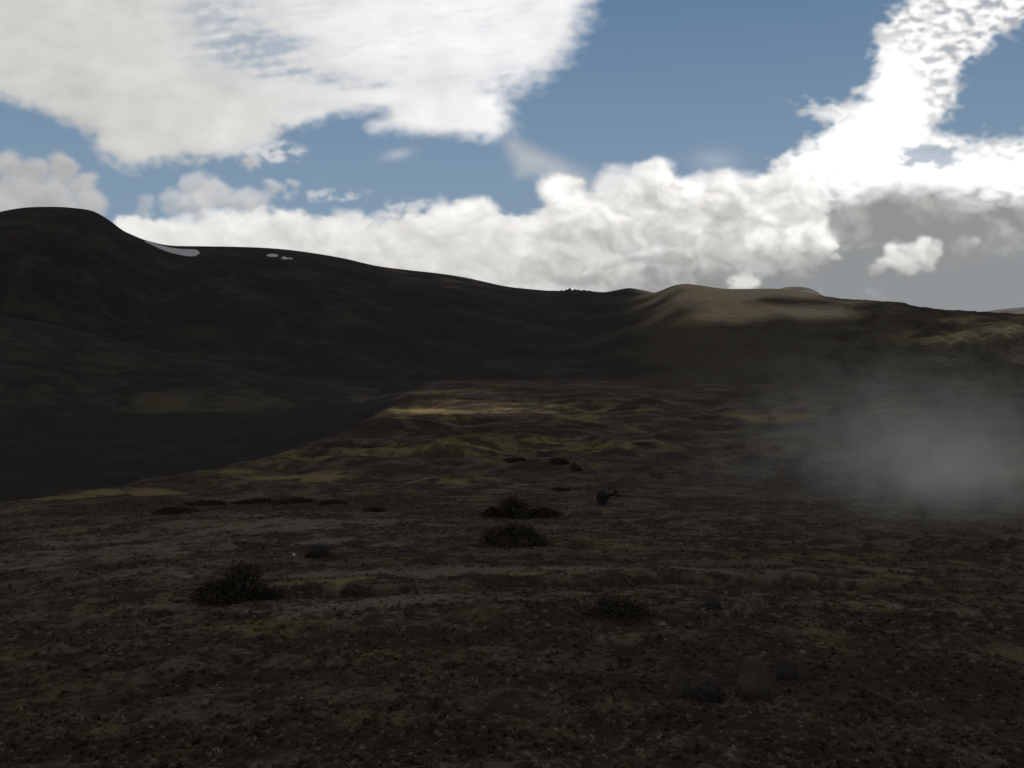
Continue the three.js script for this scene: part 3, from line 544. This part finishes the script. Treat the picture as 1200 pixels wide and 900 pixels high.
{
  const rnd = mulberry(99), N = 14000, pebble = rockGeometry(900, 1, 1, 0.6, 0.9, 0.5, [1, 1, 1], [0.8, 0.8, 0.8]);
  const im = new THREE.InstancedMesh(pebble, stoneMat, N), m4 = new THREE.Matrix4(), q = new THREE.Quaternion(), e = new THREE.Euler(), c = new THREE.Color();
  for (let i = 0; i < N; i++) {
    const a = bearing(-60 + rnd() * 1320), d = 5.5 * Math.pow(9, Math.pow(rnd(), 1.25)), x = Math.sin(a) * d, z = -Math.cos(a) * d, r = (0.006 + 0.020 * rnd() * rnd()) * (0.7 + d / 22), t = rnd();
    m4.compose(new THREE.Vector3(x, groundHeight(x, z) + r * 0.1, z), q.setFromEuler(e.set(rnd() - 0.5, rnd() * 6.3, rnd() - 0.5)), new THREE.Vector3(r, r, r)); im.setMatrixAt(i, m4);
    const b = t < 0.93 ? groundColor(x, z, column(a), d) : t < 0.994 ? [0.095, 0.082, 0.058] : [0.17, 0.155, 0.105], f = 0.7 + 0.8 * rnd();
    im.setColorAt(i, c.setRGB(b[0] * f, b[1] * f, b[2] * f));
  }
  thing(im, 'gravel', 'loose dark and pale gravel strewn over the ground', 'gravel', null, 'stuff');
}
{
  const rnd = mulberry(73), N = 13000, pos = [];
  for (let i = 0; i < 11; i++) {
    const a = rnd() * 6.3, lean = 0.3 + 0.9 * rnd(), h = 0.5 + 0.5 * rnd(), w = 0.05 + 0.03 * rnd(), bx = Math.cos(a) * 0.2, bz = Math.sin(a) * 0.2, px = -Math.sin(a) * w, pz = Math.cos(a) * w, tx = bx + Math.cos(a) * lean * 0.6, tz = bz + Math.sin(a) * lean * 0.6;
    const mx = bx + Math.cos(a) * lean * 0.2, mz = bz + Math.sin(a) * lean * 0.2;
    pos.push(bx - px, -0.1, bz - pz, bx + px, -0.1, bz + pz, mx + px, h * 0.6, mz + pz, bx - px, -0.1, bz - pz, mx + px, h * 0.6, mz + pz, mx - px, h * 0.6, mz - pz, mx - px, h * 0.6, mz - pz, mx + px, h * 0.6, mz + pz, tx, h, tz);
  }
  const g = new THREE.BufferGeometry(); g.setAttribute('position', new THREE.Float32BufferAttribute(pos, 3)); g.computeVertexNormals();
  const im = new THREE.InstancedMesh(g, new THREE.MeshPhysicalMaterial({ roughness: 1, specularIntensity: 0.05, side: THREE.DoubleSide }), N), m4 = new THREE.Matrix4(), q = new THREE.Quaternion(), e = new THREE.Euler(), c = new THREE.Color();
  let k = 0;
  while (k < N) {
    const a = bearing(-60 + rnd() * 1320), d = 5.5 * Math.pow(10, Math.pow(rnd(), 1.2)), x = Math.sin(a) * d, z = -Math.cos(a) * d;
    if (fbm(x / 1.3 + 8, z / 1.3, 3) + rnd() * 0.5 < 0.12) continue;
    const s = (0.018 + 0.032 * rnd()) * (0.8 + d / 40), t = rnd();
    m4.compose(new THREE.Vector3(x, groundHeight(x, z), z), q.setFromEuler(e.set(0, rnd() * 6.3, 0)), new THREE.Vector3(s * 1.5, s, s * 1.5)); im.setMatrixAt(k, m4);
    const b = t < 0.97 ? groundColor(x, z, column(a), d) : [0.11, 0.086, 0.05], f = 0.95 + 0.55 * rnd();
    im.setColorAt(k++, c.setRGB(b[0] * f, b[1] * f, b[2] * f));
  }
  thing(im, 'dry_grass', 'short dry grass and heath tufts covering the ground', 'grass', null, 'stuff');
}
// added veil of very fine droplets in puffs, standing in for a lens smear
{
  const rnd = mulberry(5150), N = 8000, DROPS = 640, gauss = () => Math.sqrt(-2 * Math.log(1 - rnd())) * Math.cos(6.28318 * rnd());
  const tet = [[1, 1, 1], [1, -1, -1], [-1, 1, -1], [-1, -1, 1]], pos = [], ix = [];
  for (let i = 0; i < DROPS; i++) {
    const x = gauss() * 0.2, y = gauss() * 0.16, z = gauss() * 0.2, r = 0.00066 + 0.00022 * rnd(), o = pos.length / 3;
    for (const t of tet) pos.push(x + t[0] * r, y + t[1] * r, z + t[2] * r);
    ix.push(o, o + 1, o + 2, o, o + 3, o + 1, o, o + 2, o + 3, o + 1, o + 3, o + 2);
  }
  const puff = new THREE.BufferGeometry(); puff.setAttribute('position', new THREE.Float32BufferAttribute(pos, 3)); puff.setIndex(ix); puff.computeVertexNormals();
  const im = new THREE.InstancedMesh(puff, new THREE.MeshPhysicalMaterial({ color: new THREE.Color(0.95, 0.91, 0.82), roughness: 1, specularIntensity: 0 }), N), m4 = new THREE.Matrix4(), q = new THREE.Quaternion(), e = new THREE.Euler();
  let k = 0;
  while (k < N) {
    const wide = rnd() < 0.64, d = 27 + gauss() * 2.4, u = d / FOCAL;
    const x = ((wide ? 1080 : 1130) - 600 + gauss() * (wide ? 112 : 70)) * u, y = EYE - ((wide ? 528 : 554) - 400 + gauss() * (wide ? 56 : 36)) * u, z = -d;
    if (fbm(x * 0.35, y * 0.5 + z * 0.15, 2) + 0.55 < rnd() * 0.5 || (y - groundHeight(x, z, 0)) * 0.55 < rnd()) continue;
    m4.compose(new THREE.Vector3(x, y, z), q.setFromEuler(e.set(rnd() * 6.3, rnd() * 6.3, rnd() * 6.3)), new THREE.Vector3(1, 1, 1)); im.setMatrixAt(k++, m4);
  }
  thing(im, 'smear_veil', 'thin pale droplet veil standing in for a lens smear', 'smear_veil', null, 'stuff');
}
console.log('things');
renderer.render(scene, camera);
